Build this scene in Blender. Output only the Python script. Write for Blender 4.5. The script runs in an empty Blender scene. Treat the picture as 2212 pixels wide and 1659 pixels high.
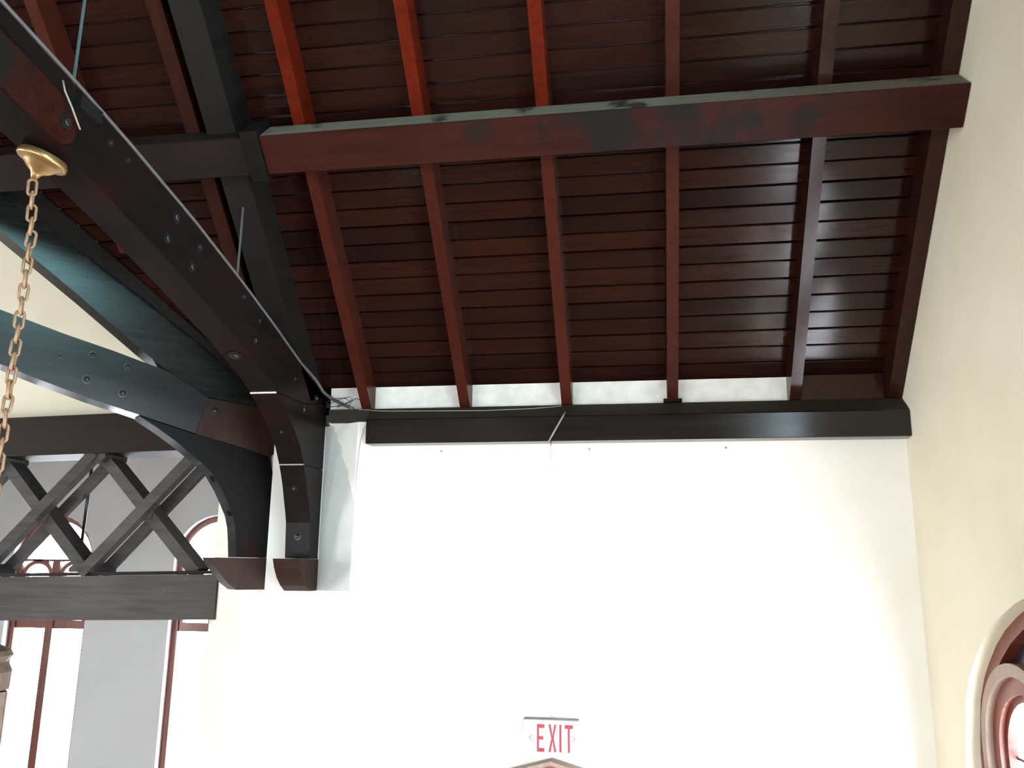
import bpy, bmesh, math, random
from mathutils import Vector, Matrix
from mathutils.geometry import tessellate_polygon

random.seed(7)
sc = bpy.context.scene
col = sc.collection
EYE = 4.80            # eye height above the floor; all heights below are given from eye level
R2 = math.sqrt(2.0)

# ------------------------------------------------------------------ camera
cam_d = bpy.data.cameras.new('camera')
cam = bpy.data.objects.new('camera', cam_d)
col.objects.link(cam)
cam_d.sensor_fit = 'HORIZONTAL'
cam_d.sensor_width = 36.0
cam_d.lens = 29.1376
cam_d.clip_start = 0.05
cr = Vector((0.98791, 0.15475, 0.00915))
cu = Vector((0.02470, -0.21536, 0.97622))
cf = Vector((-0.15304, 0.96420, 0.21657))
m = Matrix((cr, cu, -cf)).transposed().to_4x4()
m.translation = Vector((0, 0, EYE))
cam.matrix_world = m
sc.camera = cam

# ------------------------------------------------------------------ world: bright overcast sky
SKY = 24.0
w = bpy.data.worlds.new('overcast_sky')
sc.world = w
w.use_nodes = True
bg = w.node_tree.nodes['Background']
bg.inputs['Color'].default_value = (0.93, 0.97, 1.0, 1)
bg.inputs['Strength'].default_value = SKY
sc.view_settings.view_transform = 'Standard'
sc.view_settings.look = 'None'
sc.view_settings.gamma = 1.0
sc.view_settings.use_curve_mapping = False
sc.view_settings.exposure = -0.05
sc.cycles.max_bounces = 6
sc.cycles.diffuse_bounces = 4
sc.cycles.glossy_bounces = 2
sc.cycles.transparent_max_bounces = 8
sc.cycles.use_adaptive_sampling = True
sc.cycles.adaptive_threshold = 0.1
sc.cycles.adaptive_min_samples = 16
sc.cycles.use_light_tree = False
sc.cycles.sample_clamp_indirect = 8.0

def portal(loc, rot, sx, sy):
    d = bpy.data.lights.new('daylight_portal', 'AREA')
    d.shape = 'RECTANGLE'; d.size = sx; d.size_y = sy
    o = bpy.data.objects.new('daylight_portal', d)
    col.objects.link(o)
    o.location = (loc[0], loc[1], loc[2] + EYE); o.rotation_euler = rot
    d.cycles.is_portal = True
PX = (0, math.pi/2, 0)           # lights facing -X (window in the right wall)
portal((1.75, 3.05, -2.3), PX, 4.7, 3.1)
portal((1.75, 0.0, 0.75), PX, 2.7, 3.2)
portal((1.75, 0.0, 4.2), PX, 2.35, 2.35)
for px_ in (-6.4, -3.3, -0.2):
    portal((px_, -5.45, -1.12), (math.pi/2, 0, math.pi), 1.5, 4.5)   # windows in the wall behind the camera, facing +Y
for px_ in (-8.03, -5.62):
    portal((px_, 10.9, -1.4), (math.pi/2, 0, 0), 1.25, 4.2)         # transept end windows, facing -Y

portal((-13.0, 0.0, 0.3), (0, -math.pi/2, 0), 5.0, 3.2)             # unseen chancel end window, added to brighten the right wall, facing +X

# ------------------------------------------------------------------ materials
def new_mat(name):
    mt = bpy.data.materials.new(name); mt.use_nodes = True
    nt = mt.node_tree
    return mt, nt, nt.nodes['Principled BSDF']

def wood(name, dark, light, rough=0.35, axis='X', grain=1.0, rnd=0.35, bump=0.15, coat=0.0, spec=0.5, wear=None):
    mt, nt, p = new_mat(name)
    N, L = nt.nodes.new, nt.links.new
    tc = N('ShaderNodeTexCoord')
    rot = N('ShaderNodeMapping')
    if axis == 'S': rot.inputs['Rotation'].default_value = (math.radians(-45), 0, 0)   # along the roof slope
    if axis == 'D': rot.inputs['Rotation'].default_value = (0, 0, math.radians(-45))   # along the diagonal truss
    L(tc.outputs['Object'], rot.inputs['Vector'])
    oi = N('ShaderNodeObjectInfo')
    off = N('ShaderNodeVectorMath'); off.operation = 'ADD'
    mul = N('ShaderNodeMath'); mul.operation = 'MULTIPLY'; mul.inputs[1].default_value = 37.0
    L(oi.outputs['Random'], mul.inputs[0])
    L(rot.outputs['Vector'], off.inputs[0]); L(mul.outputs[0], off.inputs[1])
    sca = N('ShaderNodeMapping')
    s = {'X': (0.9, 14, 14), 'Y': (14, 0.9, 14), 'Z': (14, 14, 0.9), 'S': (14, 0.9, 14), 'D': (0.9, 14, 14)}[axis]
    sca.inputs['Scale'].default_value = tuple(v * grain for v in s)
    L(off.outputs[0], sca.inputs['Vector'])
    n1 = N('ShaderNodeTexNoise'); n1.inputs['Scale'].default_value = 1.6; n1.inputs['Detail'].default_value = 7; n1.inputs['Roughness'].default_value = 0.65
    L(sca.outputs['Vector'], n1.inputs['Vector'])
    n2 = N('ShaderNodeTexNoise'); n2.inputs['Scale'].default_value = 1.3; n2.inputs['Detail'].default_value = 3
    L(off.outputs[0], n2.inputs['Vector'])
    mix = N('ShaderNodeMath'); mix.operation = 'ADD'
    sc2 = N('ShaderNodeMath'); sc2.operation = 'MULTIPLY'; sc2.inputs[1].default_value = 0.6
    L(n2.outputs['Fac'], sc2.inputs[0]); L(n1.outputs['Fac'], mix.inputs[0]); L(sc2.outputs[0], mix.inputs[1])
    rmul = N('ShaderNodeMath'); rmul.operation = 'MULTIPLY_ADD'; rmul.inputs[1].default_value = rnd; rmul.inputs[2].default_value = -rnd / 2
    L(oi.outputs['Random'], rmul.inputs[0])
    add = N('ShaderNodeMath'); add.operation = 'ADD'
    L(mix.outputs[0], add.inputs[0]); L(rmul.outputs[0], add.inputs[1])
    cr_ = N('ShaderNodeValToRGB')
    cr_.color_ramp.elements[0].position = 0.5; cr_.color_ramp.elements[0].color = (*dark, 1)
    cr_.color_ramp.elements[1].position = 1.12 if False else 1.0; cr_.color_ramp.elements[1].color = (*light, 1)
    L(add.outputs[0], cr_.inputs['Fac'])
    colour = cr_.outputs['Color']
    if wear:
        n3 = N('ShaderNodeTexNoise'); n3.inputs['Scale'].default_value = wear[1]; n3.inputs['Detail'].default_value = 6
        L(off.outputs[0], n3.inputs['Vector'])
        r3 = N('ShaderNodeValToRGB'); r3.color_ramp.elements[0].position = wear[2]; r3.color_ramp.elements[1].position = wear[2] + 0.09
        L(n3.outputs['Fac'], r3.inputs['Fac'])
        mx = N('ShaderNodeMix'); mx.data_type = 'RGBA'
        L(r3.outputs['Color'], mx.inputs['Factor']); L(colour, mx.inputs[6]); mx.inputs[7].default_value = (*wear[0], 1)
        colour = mx.outputs[2]
    L(colour, p.inputs['Base Color'])
    rr = N('ShaderNodeMath'); rr.operation = 'MULTIPLY_ADD'; rr.inputs[1].default_value = 0.14; rr.inputs[2].default_value = rough - 0.07
    L(n1.outputs['Fac'], rr.inputs[0]); L(rr.outputs[0], p.inputs['Roughness'])
    p.inputs['Specular IOR Level'].default_value = spec
    p.inputs['Coat Weight'].default_value = coat; p.inputs['Coat Roughness'].default_value = 0.12
    b = N('ShaderNodeBump'); b.inputs['Strength'].default_value = bump; b.inputs['Distance'].default_value = 0.004
    L(n1.outputs['Fac'], b.inputs['Height']); L(b.outputs['Normal'], p.inputs['Normal'])
    return mt

def plaster(name, base, tint, rough=0.85, bump=0.25, scale=2.2):
    mt, nt, p = new_mat(name)
    N, L = nt.nodes.new, nt.links.new
    tc = N('ShaderNodeTexCoord')
    n1 = N('ShaderNodeTexNoise'); n1.inputs['Scale'].default_value = scale; n1.inputs['Detail'].default_value = 6
    n2 = N('ShaderNodeTexNoise'); n2.inputs['Scale'].default_value = 60; n2.inputs['Detail'].default_value = 3
    L(tc.outputs['Object'], n1.inputs['Vector']); L(tc.outputs['Object'], n2.inputs['Vector'])
    r = N('ShaderNodeValToRGB')
    r.color_ramp.elements[0].position = 0.32; r.color_ramp.elements[0].color = (*tint, 1)
    r.color_ramp.elements[1].position = 0.62; r.color_ramp.elements[1].color = (*base, 1)
    L(n1.outputs['Fac'], r.inputs['Fac']); L(r.outputs['Color'], p.inputs['Base Color'])
    p.inputs['Roughness'].default_value = rough
    p.inputs['Specular IOR Level'].default_value = 0.25
    a = N('ShaderNodeMath'); a.operation = 'MULTIPLY_ADD'; a.inputs[1].default_value = 3.0
    L(n1.outputs['Fac'], a.inputs[0]); L(n2.outputs['Fac'], a.inputs[2])
    b = N('ShaderNodeBump'); b.inputs['Strength'].default_value = bump; b.inputs['Distance'].default_value = 0.004
    L(a.outputs[0], b.inputs['Height']); L(b.outputs['Normal'], p.inputs['Normal'])
    return mt

def plain(name, c, rough=0.5, metal=0.0, noise=0.12, spec=0.5):
    mt, nt, p = new_mat(name)
    N, L = nt.nodes.new, nt.links.new
    tc = N('ShaderNodeTexCoord'); n = N('ShaderNodeTexNoise'); n.inputs['Scale'].default_value = 25; n.inputs['Detail'].default_value = 4
    L(tc.outputs['Object'], n.inputs['Vector'])
    r = N('ShaderNodeValToRGB')
    r.color_ramp.elements[0].position = 0.3; r.color_ramp.elements[0].color = (*[v * (1 - noise) for v in c], 1)
    r.color_ramp.elements[1].position = 0.7; r.color_ramp.elements[1].color = (*[min(1, v * (1 + noise)) for v in c], 1)
    L(n.outputs['Fac'], r.inputs['Fac']); L(r.outputs['Color'], p.inputs['Base Color'])
    p.inputs['Roughness'].default_value = rough; p.inputs['Metallic'].default_value = metal
    p.inputs['Specular IOR Level'].default_value = spec
    return mt

def glass(name, tint, wavy=0.0):
    mt, nt, p = new_mat(name)
    N, L = nt.nodes.new, nt.links.new
    nt.nodes.remove(p)
    out = nt.nodes['Material Output']
    tr = N('ShaderNodeBsdfTransparent')
    tc = N('ShaderNodeTexCoord'); n = N('ShaderNodeTexNoise'); n.inputs['Scale'].default_value = 5.0
    L(tc.outputs['Object'], n.inputs['Vector'])
    r = N('ShaderNodeValToRGB')
    r.color_ramp.elements[0].position = 0.35; r.color_ramp.elements[0].color = (*[v * 0.9 for v in tint], 1)
    r.color_ramp.elements[1].position = 0.65; r.color_ramp.elements[1].color = (*tint, 1)
    L(n.outputs['Fac'], r.inputs['Fac']); L(r.outputs['Color'], tr.inputs['Color'])
    gl = N('ShaderNodeBsdfGlossy'); gl.inputs['Roughness'].default_value = 0.05
    mx = N('ShaderNodeMixShader'); mx.inputs['Fac'].default_value = 0.05
    L(tr.outputs[0], mx.inputs[1]); L(gl.outputs[0], mx.inputs[2]); L(mx.outputs[0], out.inputs['Surface'])
    return mt

M = {}
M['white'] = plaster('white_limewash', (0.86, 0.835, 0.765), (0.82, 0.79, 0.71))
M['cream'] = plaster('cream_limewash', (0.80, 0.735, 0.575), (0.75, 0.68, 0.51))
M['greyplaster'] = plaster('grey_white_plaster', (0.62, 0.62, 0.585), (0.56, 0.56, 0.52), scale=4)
M['farwhite'] = plaster('cool_white_plaster', (0.70, 0.70, 0.705), (0.66, 0.66, 0.67))
M['filler'] = plaster('cracked_plaster', (0.84, 0.81, 0.74), (0.70, 0.67, 0.60), scale=9, bump=0.6)
M['board'] = wood('varnished_ceiling_boards', (0.0085, 0.0030, 0.0022), (0.022, 0.0058, 0.0034), rough=0.15, axis='X', rnd=0.4, bump=0.015, spec=0.33)
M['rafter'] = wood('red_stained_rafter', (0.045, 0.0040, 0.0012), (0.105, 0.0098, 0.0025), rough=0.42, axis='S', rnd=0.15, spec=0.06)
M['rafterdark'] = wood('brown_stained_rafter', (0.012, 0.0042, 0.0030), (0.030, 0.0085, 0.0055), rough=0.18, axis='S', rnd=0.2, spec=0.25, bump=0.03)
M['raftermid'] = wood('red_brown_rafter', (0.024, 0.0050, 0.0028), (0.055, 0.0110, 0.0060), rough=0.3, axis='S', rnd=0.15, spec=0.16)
M['principal'] = wood('black_stained_timber', (0.0055, 0.0050, 0.0045), (0.012, 0.010, 0.0085), rough=0.42, axis='S', spec=0.12)
M['purlin'] = wood('mahogany_purlin', (0.013, 0.0026, 0.0018), (0.038, 0.0080, 0.0050), rough=0.45, axis='X', spec=0.13, wear=((0.010, 0.008, 0.007), 2.4, 0.57))
M['purlindark'] = wood('sooty_purlin', (0.006, 0.0045, 0.004), (0.014, 0.0075, 0.006), rough=0.5, axis='X', spec=0.12)
M['dust'] = wood('dusty_timber', (0.10, 0.093, 0.070), (0.16, 0.148, 0.112), rough=0.9, axis='X', spec=0.1, wear=((0.03, 0.026, 0.022), 5.0, 0.58))
M['plate'] = wood('near_black_wall_plate', (0.0045, 0.0036, 0.0028), (0.009, 0.0070, 0.0052), rough=0.15, axis='X', spec=0.45, bump=0.012)
M['platetop'] = wood('worn_brown_bevel', (0.018, 0.0140, 0.010), (0.030, 0.024, 0.017), rough=0.6, axis='X', spec=0.15)
M['truss'] = wood('dark_truss_timber', (0.0042, 0.0034, 0.0032), (0.011, 0.0068, 0.0057), rough=0.36, axis='Y', spec=0.11, wear=((0.018, 0.0046, 0.0032), 1.6, 0.58))
M['trussd'] = wood('dark_diagonal_timber', (0.0070, 0.0074, 0.0070), (0.018, 0.0180, 0.0165), rough=0.24, axis='D', spec=0.34, bump=0.1)
M['brown'] = wood('brown_worn_timber', (0.022, 0.0105, 0.0080), (0.040, 0.019, 0.014), rough=0.5, axis='Z', spec=0.15)
M['lattice'] = wood('weathered_grey_timber', (0.030, 0.0265, 0.0255), (0.085, 0.074, 0.066), rough=0.65, axis='X', rnd=0.2, spec=0.15)
M['latticedark'] = wood('dark_brown_girder', (0.0075, 0.0042, 0.0032), (0.017, 0.0095, 0.0070), rough=0.5, axis='X', spec=0.12)
M['joinery'] = wood('red_brown_joinery', (0.10, 0.017, 0.008), (0.21, 0.048, 0.024), rough=0.35, axis='Z', coat=0.2)
M['joinpale'] = wood('faded_joinery', (0.25, 0.17, 0.13), (0.38, 0.28, 0.225), rough=0.5, axis='Z')
M['darkpanel'] = plain('dark_spandrel', (0.022, 0.014, 0.02), 0.3)
M['iron'] = plain('dark_iron', (0.035, 0.034, 0.033), 0.32, 0.7)
M['steel'] = plain('dull_steel', (0.13, 0.125, 0.12), 0.45, 0.6)
M['rod'] = plain('painted_rod', (0.055, 0.10, 0.10), 0.5, 0.2)
M['brass'] = plain('aged_brass', (0.38, 0.235, 0.095), 0.36, 0.8)
M['chain'] = plain('rusty_brass_chain', (0.27, 0.16, 0.085), 0.55, 0.5, 0.3)
M['cable'] = plain('grey_cable', (0.085, 0.08, 0.075), 0.5)
M['wire'] = plain('thin_black_wire', (0.03, 0.03, 0.03), 0.5)
M['cord'] = plain('painted_white_cable', (0.60, 0.585, 0.55), 0.6)
M['cordwhite'] = plain('limewashed_cable', (0.78, 0.77, 0.72), 0.8)
M['cordtan'] = plain('old_beige_cable', (0.30, 0.26, 0.20), 0.6)
M['sign'] = plain('white_plastic', (0.86, 0.86, 0.85), 0.4, 0, 0.03)
M['signtop'] = plain('dusty_plastic', (0.25, 0.22, 0.22), 0.8)
M['red'] = plain('red_sign_plastic', (0.33, 0.008, 0.022), 0.4, 0, 0.05)
M['arrow'] = plain('faint_arrow', (0.30, 0.25, 0.21), 0.6)
M['floor'] = wood('oiled_floor_boards', (0.055, 0.028, 0.016), (0.10, 0.052, 0.03), rough=0.45, axis='X')
M['glass'] = glass('clear_glass', (0.97, 0.98, 1.0))
M['teal'] = glass('teal_glass', (0.62, 0.90, 0.92))
M['smoke'] = glass('grey_blue_glass', (0.70, 0.78, 0.82))
M['opal'] = plain('opal_glass', (0.86, 0.87, 0.86), 0.25, 0, 0.04)
M['lead'] = plain('grey_lead', (0.08, 0.08, 0.09), 0.5, 0.4)
M['lantern'] = plain('brown_bronze', (0.11, 0.07, 0.05), 0.5, 0.4, 0.3)

# ------------------------------------------------------------------ mesh helpers
def finish(name, bm, mat, parent=None, bevel=0.0, smooth=False, origin=None):
    """bm is in place (x, y, height from eye level); becomes one object with its origin at its base."""
    if bevel > 0:
        es = [e for e in bm.edges if len(e.link_faces) == 2 and e.calc_face_angle(0) > 0.6]
        bmesh.ops.bevel(bm, geom=es, offset=bevel, segments=1, affect='EDGES', clamp_overlap=True)
    bmesh.ops.recalc_face_normals(bm, faces=bm.faces)
    xs = [v.co for v in bm.verts]
    if origin is None:
        o0 = Vector(((min(v.x for v in xs) + max(v.x for v in xs)) / 2, (min(v.y for v in xs) + max(v.y for v in xs)) / 2, min(v.z for v in xs)))
    else:
        o0 = Vector(origin)
    for v in bm.verts: v.co -= o0
    me = bpy.data.meshes.new(name)
    bm.to_mesh(me); bm.free()
    if smooth:
        for f in me.polygons: f.use_smooth = True
    for mm in (mat if isinstance(mat, (list, tuple)) else [mat]): me.materials.append(mm)
    o = bpy.data.objects.new(name, me)
    col.objects.link(o)
    place(o, o0, parent)
    return o

def place(o, p, parent):
    base = Vector((p[0], p[1], p[2] + EYE))
    if parent is not None:
        o.parent = parent
        b = Vector(parent.location); q = parent.parent
        while q is not None:
            b = b + Vector(q.location); q = q.parent
        base = base - b
    o.location = base

def tag(o, label=None, cat=None, group=None, kind=None):
    if label: o['label'] = label
    if cat: o['category'] = cat
    if group: o['group'] = group
    if kind: o['kind'] = kind
    return o

def thing(name, loc, label=None, cat=None, group=None, kind=None, parent=None):
    o = bpy.data.objects.new(name, None); o.empty_display_size = 0.1
    col.objects.link(o); place(o, loc, parent)
    return tag(o, label, cat, group, kind)

def bm_box(x0, x1, y0, y1, z0, z1):
    bm = bmesh.new(); add_box(bm, x0, x1, y0, y1, z0, z1); return bm

def add_box(bm, x0, x1, y0, y1, z0, z1):
    v = [bm.verts.new((x, y, z)) for z in (z0, z1) for y in (y0, y1) for x in (x0, x1)]
    for f in ((0, 2, 3, 1), (4, 5, 7, 6), (0, 1, 5, 4), (2, 6, 7, 3), (0, 4, 6, 2), (1, 3, 7, 5)):
        bm.faces.new([v[i] for i in f])

def add_prism(bm, loops, fn, t0, t1):
    """loops[0] outline, others holes, in 2D; fn(a, b, t) -> xyz"""
    pts = [p for l in loops for p in l]
    tris = tessellate_polygon([[Vector((a, b, 0)) for a, b in l] for l in loops])
    v0 = [bm.verts.new(fn(a, b, t0)) for a, b in pts]
    v1 = [bm.verts.new(fn(a, b, t1)) for a, b in pts]
    if len(loops) == 1:
        bm.faces.new(v0); bm.faces.new(v1[::-1])
    else:
        for a, b, c_ in tris:
            bm.faces.new((v0[a], v0[b], v0[c_])); bm.faces.new((v1[c_], v1[b], v1[a]))
    k = 0
    for l in loops:
        n = len(l)
        for i in range(n):
            j = (i + 1) % n
            bm.faces.new((v0[k + i], v0[k + j], v1[k + j], v1[k + i]))
        k += n
    return bm

def prism(loops, fn, t0, t1):
    if not isinstance(loops[0][0], (tuple, list)): loops = [loops]
    return add_prism(bmesh.new(), loops, fn, t0, t1)

YZ = lambda a, b, t: (t, a, b)      # outline in y,z, extruded along x
XZ = lambda a, b, t: (a, t, b)      # outline in x,z, extruded along y
XY = lambda a, b, t: (a, b, t)      # plan outline, extruded up

CROOF = 6.2019                       # roof boarding plane: y + z = CROOF
def SL(s, d, t):                     # s along the slope, d below the boards, t along x
    k = CROOF - d * R2
    return (t, (k - s * R2) / 2, (k + s * R2) / 2)

def bm_tube(pts, r, n=8, closed_ends=True):
    bm = bmesh.new(); add_tube(bm, pts, r, n, closed_ends); return bm

def add_tube(bm, pts, r, n=8, caps=True):
    P = [Vector(p) for p in pts]; rings = []
    ref = Vector((0, 0, 1))
    for i, p in enumerate(P):
        t = (P[min(i + 1, len(P) - 1)] - P[max(i - 1, 0)]).normalized()
        if abs(t.dot(ref)) > 0.95: ref = Vector((1, 0, 0)) if abs(t.x) < 0.8 else Vector((0, 1, 0))
        a = t.cross(ref).normalized(); b = t.cross(a).normalized()
        rr = r[i] if isinstance(r, (list, tuple)) else r
        rings.append([bm.verts.new(p + rr * (math.cos(2 * math.pi * k / n) * a + math.sin(2 * math.pi * k / n) * b)) for k in range(n)])
    for i in range(len(rings) - 1):
        for k in range(n):
            bm.faces.new((rings[i][k], rings[i][(k + 1) % n], rings[i + 1][(k + 1) % n], rings[i + 1][k]))
    if caps:
        bm.faces.new(rings[0][::-1]); bm.faces.new(rings[-1])

def bm_lathe(profile, axis, centre, n=24):
    """profile (radius, along axis)"""
    bm = bmesh.new(); ax = Vector(axis).normalized()
    ref = Vector((1, 0, 0)) if abs(ax.x) < 0.8 else Vector((0, 1, 0))
    a = ax.cross(ref).normalized(); b = ax.cross(a)
    rings = []
    for r, h in profile:
        rings.append([bm.verts.new(Vector(centre) + ax * h + r * (math.cos(2 * math.pi * k / n) * a + math.sin(2 * math.pi * k / n) * b)) for k in range(n)])
    for i in range(len(rings) - 1):
        for k in range(n):
            bm.faces.new((rings[i][k], rings[i][(k + 1) % n], rings[i + 1][(k + 1) % n], rings[i + 1][k]))
    bm.faces.new(rings[0][::-1]); bm.faces.new(rings[-1])
    return bm

def arch(c, hw, spring, rise, n=16):
    """points of an arch from the right spring over to the left spring: (a, b)"""
    return [(c + hw * math.cos(math.pi * i / n), spring + rise * math.sin(math.pi * i / n)) for i in range(n + 1)]

def arch_opening(c, hw, bottom, spring, rise, n=16):
    return [(c - hw, bottom), (c + hw, bottom)] + arch(c, hw, spring, rise, n)

def ring(outer, inner, fn, t0, t1):
    """band between two open point rows of equal length"""
    bm = bmesh.new(); n = len(outer)
    vs = [[bm.verts.new(fn(*q, t)) for q in row] for t in (t0, t1) for row in (outer, inner)]
    o0, i0, o1, i1 = vs
    for k in range(n - 1):
        bm.faces.new((o0[k], o0[k + 1], i0[k + 1], i0[k])); bm.faces.new((o1[k + 1], o1[k], i1[k], i1[k + 1]))
        bm.faces.new((o0[k + 1], o0[k], o1[k], o1[k + 1])); bm.faces.new((i0[k], i0[k + 1], i1[k + 1], i1[k]))
    for k in (0, n - 1): bm.faces.new((o0[k], i0[k], i1[k], o1[k]) if k == 0 else (i0[k], o0[k], o1[k], i1[k]))
    return bm

FL = -EYE
XR = 1.498      # face of the right-hand gable wall
D = 5.0         # face of the long side wall

# ================================================================== STRUCTURE
tag(finish('floor', bm_box(-13.3, 2.0, -5.6, 11.2, FL - 0.15, FL), M['floor']), kind='structure')

# --- side wall with the splayed pier, and the plaster filling between the rafter feet
plan = [(XR + 0.05, D), (-1.787, D), (-2.05, 5.15), (-2.41, 5.15), (-3.19, 5.93), (-2.85, 6.2), (-2.2, 5.55), (XR + 0.05, 5.55)]
wall_back = tag(finish('wall_back', prism(plan, XY, FL, 0.90), M['white'], bevel=0.012), kind='structure')
plan2 = [(XR + 0.05, 5.06), (-2.0, 5.06), (-2.06, 5.24), (-2.45, 5.24), (-3.21, 6.0), (-2.9, 6.2), (-2.2, 5.55), (XR + 0.05, 5.55)]
finish('plaster_filling', prism(plan2, XY, 0.90, 1.137), M['filler'], wall_back)
# grey-white rendered splay beside the truss, flaring out under the wall plate
bm = bmesh.new()
lev = [(-0.15, -1.787, 5.148), (0.30, -1.782, 5.148), (0.55, -1.776, 5.15), (0.70, -1.768, 5.155), (0.80, -1.755, 5.17), (0.86, -1.738, 5.19), (0.898, -1.712, 5.21)]
rows = [[bm.verts.new(q) for q in ((xe, D - 0.004, z), (-2.055, 5.146, z), (-2.055, yb + 0.03, z), (xe, D + 0.10, z))] for z, xe, yb in lev]
for a, b in zip(rows[:-1], rows[1:]):
    for k in range(4): bm.faces.new((a[k], a[(k + 1) % 4], b[(k + 1) % 4], b[k]))
bm.faces.new(rows[0][::-1]); bm.faces.new(rows[-1])
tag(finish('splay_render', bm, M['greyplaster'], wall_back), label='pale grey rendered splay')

for nx in (-1.235, -0.315, 0.49):
    finish('nail', bm_lathe([(0.007, 0.0), (0.007, 0.004), (0.003, 0.007)], (0, -1, 0), (nx, D, 0.705), 8), M['cordtan'], wall_back)

# --- right-hand gable wall with two windows
half = [(4.553, -0.85), (4.539, -0.783), (4.478, -0.596), (4.405, -0.487), (4.317, -0.403), (4.223, -0.325), (4.10, -0.248), (3.958, -0.183), (3.789, -0.121), (3.68, -0.095)]
CW = 3.05
head = half + [(3.45, -0.05), (CW, -0.01), (2 * CW - 3.45, -0.05)] + [(2 * CW - a, b) for a, b in half[::-1]]
open1 = [(2 * CW - 4.553, -4.6), (4.553, -4.6)] + head
open2 = arch_opening(0.0, 1.6, -0.6, 1.3, 0.75, 18)
open3 = [(1.15 * math.cos(2 * math.pi * i / 32), 4.2 + 1.15 * math.sin(2 * math.pi * i / 32)) for i in range(32)]
gable = [(-5.6, FL), (5.6, FL), (5.6, 0.75), (5.35, CROOF - 5.3 + 0.1), (0, CROOF + 0.1), (-5.35, CROOF - 5.3 + 0.1), (-5.6, 0.75)]
wall_right = tag(finish('wall_right', prism([gable, open1, open2, open3], YZ, XR, XR + 0.22), M['cream'], bevel=0.0), kind='structure')

# --- wall behind the camera with tall windows; chancel and transept walls
ops = [arch_opening(x, 0.72, -3.3, 0.35, 0.72) for x in (-6.4, -3.3, -0.2)]
tag(finish('wall_front', prism([[(-13.3, FL), (XR + 0.3, FL), (XR + 0.3, 1.05), (-13.3, 1.05)]] + ops, XZ, -5.5, -5.1), M['white']), kind='structure')
lop = [arch_opening(0.0, 1.6, -2.2, 1.2, 1.6)]  # unseen opening, added and sized for the daylight it throws on the right wall
tag(finish('wall_left', prism([[(-5.5, FL), (11.1, FL), (11.1, 6.3), (-5.5, 6.3)]] + lop, YZ, -13.2, -12.8), M['white']), kind='structure')
WC = (-8.03, -5.62, -10.44)
fop = [arch_opening(x, 0.60, -3.5, 0.055, 0.60) for x in WC]
wall_far = tag(finish('wall_transept_end', prism([[(-13.0, FL), (-2.6, FL), (-2.6, 6.3), (-13.0, 6.3)]] + fop, XZ, 10.5, 10.85), M['farwhite']), kind='structure')
ts = [(-2.46, 5.30), (-3.17, 6.02), (-3.17, 10.52), (-2.75, 10.52), (-2.75, 6.25), (-2.12, 5.58)]
bm = bmesh.new()
va = [bm.verts.new((x, y, FL)) for x, y in ts]; vb = [bm.verts.new((x, y, CROOF - 7.56 - x + 0.025)) for x, y in ts]
bm.faces.new(va[::-1]); bm.faces.new(vb)
for i in range(6): bm.faces.new((va[i], va[(i + 1) % 6], vb[(i + 1) % 6], vb[i]))
tag(finish('wall_transept_side', bm, M['farwhite']), kind='structure')
gw = [(-3.19, 1.0), (-3.19, 1.80), (-7.56, 6.1), (-12.75, 1.0)]
tag(finish('wall_transept_gable', prism(gw, XZ, 6.14, 6.28), M['cream']), kind='structure')

# --- roof deck above the boards (both slopes of the nave, transept slopes)
ceiling = tag(thing('ceiling', (0, 0, 1.2)), kind='structure')
def deck(poly, zf):
    bm = bmesh.new()
    lo = [bm.verts.new((x, y, zf(x, y) + 0.03)) for x, y in poly]; hi = [bm.verts.new((x, y, zf(x, y) + 0.12)) for x, y in poly]
    bm.faces.new(lo); bm.faces.new(hi[::-1]); n = len(poly)
    for i in range(n): bm.faces.new((lo[i], lo[(i + 1) % n], hi[(i + 1) % n], hi[i]))
    return bm
finish('roof_deck', deck([(1.95, 5.6), (1.95, 0), (-7.56, 0), (-2.0, 5.56)], lambda x, y: CROOF - y), M['board'], ceiling)
finish('roof_deck', deck([(1.95, 0), (1.95, -5.7), (-13.3, -5.7), (-13.3, 0)], lambda x, y: CROOF + y), M['board'], ceiling)
finish('roof_deck', deck([(-7.56, 0), (-13.3, 0), (-13.3, 5.74)], lambda x, y: CROOF - y), M['board'], ceiling)
finish('roof_deck', deck([(-7.56, 0), (-7.56, 11.1), (-2.0, 11.1), (-2.0, 5.56)], lambda x, y: CROOF - 7.56 - x), M['board'], ceiling)
finish('roof_deck', deck([(-7.56, 0), (-7.56, 11.1), (-13.3, 11.1), (-13.3, 5.74)], lambda x, y: CROOF + 7.56 + x), M['board'], ceiling)

# --- individual ceiling boards, running along the nave
PITCH, S0 = 0.1094, -2.665
k = -1
edges = [-2.772] + [S0 + PITCH * i for i in range(0, 34)]
for i in range(len(edges) - 1):
    s0, s1 = edges[i] + 0.0035, edges[i + 1] - 0.0035
    d0 = random.uniform(-0.0018, 0.0018)
    ymid = SL((s0 + s1) / 2, 0, 0)[1]
    xl = ymid - 7.56 - 0.03
    cuts = [XR - 0.002]
    if i % 3 == 1: cuts.append(-0.45)
    elif i % 3 == 2: cuts.append(0.19 if i % 2 else -1.09)
    cuts.append(max(xl, -6.0))
    for a, b in zip(cuts[:-1], cuts[1:]):
        bm = prism([(s0, d0), (s0 + 0.004, d0 + 0.004), (s1 - 0.004, d0 + 0.004), (s1, d0), (s1, -0.022), (s0, -0.022)], SL, b + 0.0008, a - 0.0008)
        finish('ceiling_board', bm, M['board'], ceiling)

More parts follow.
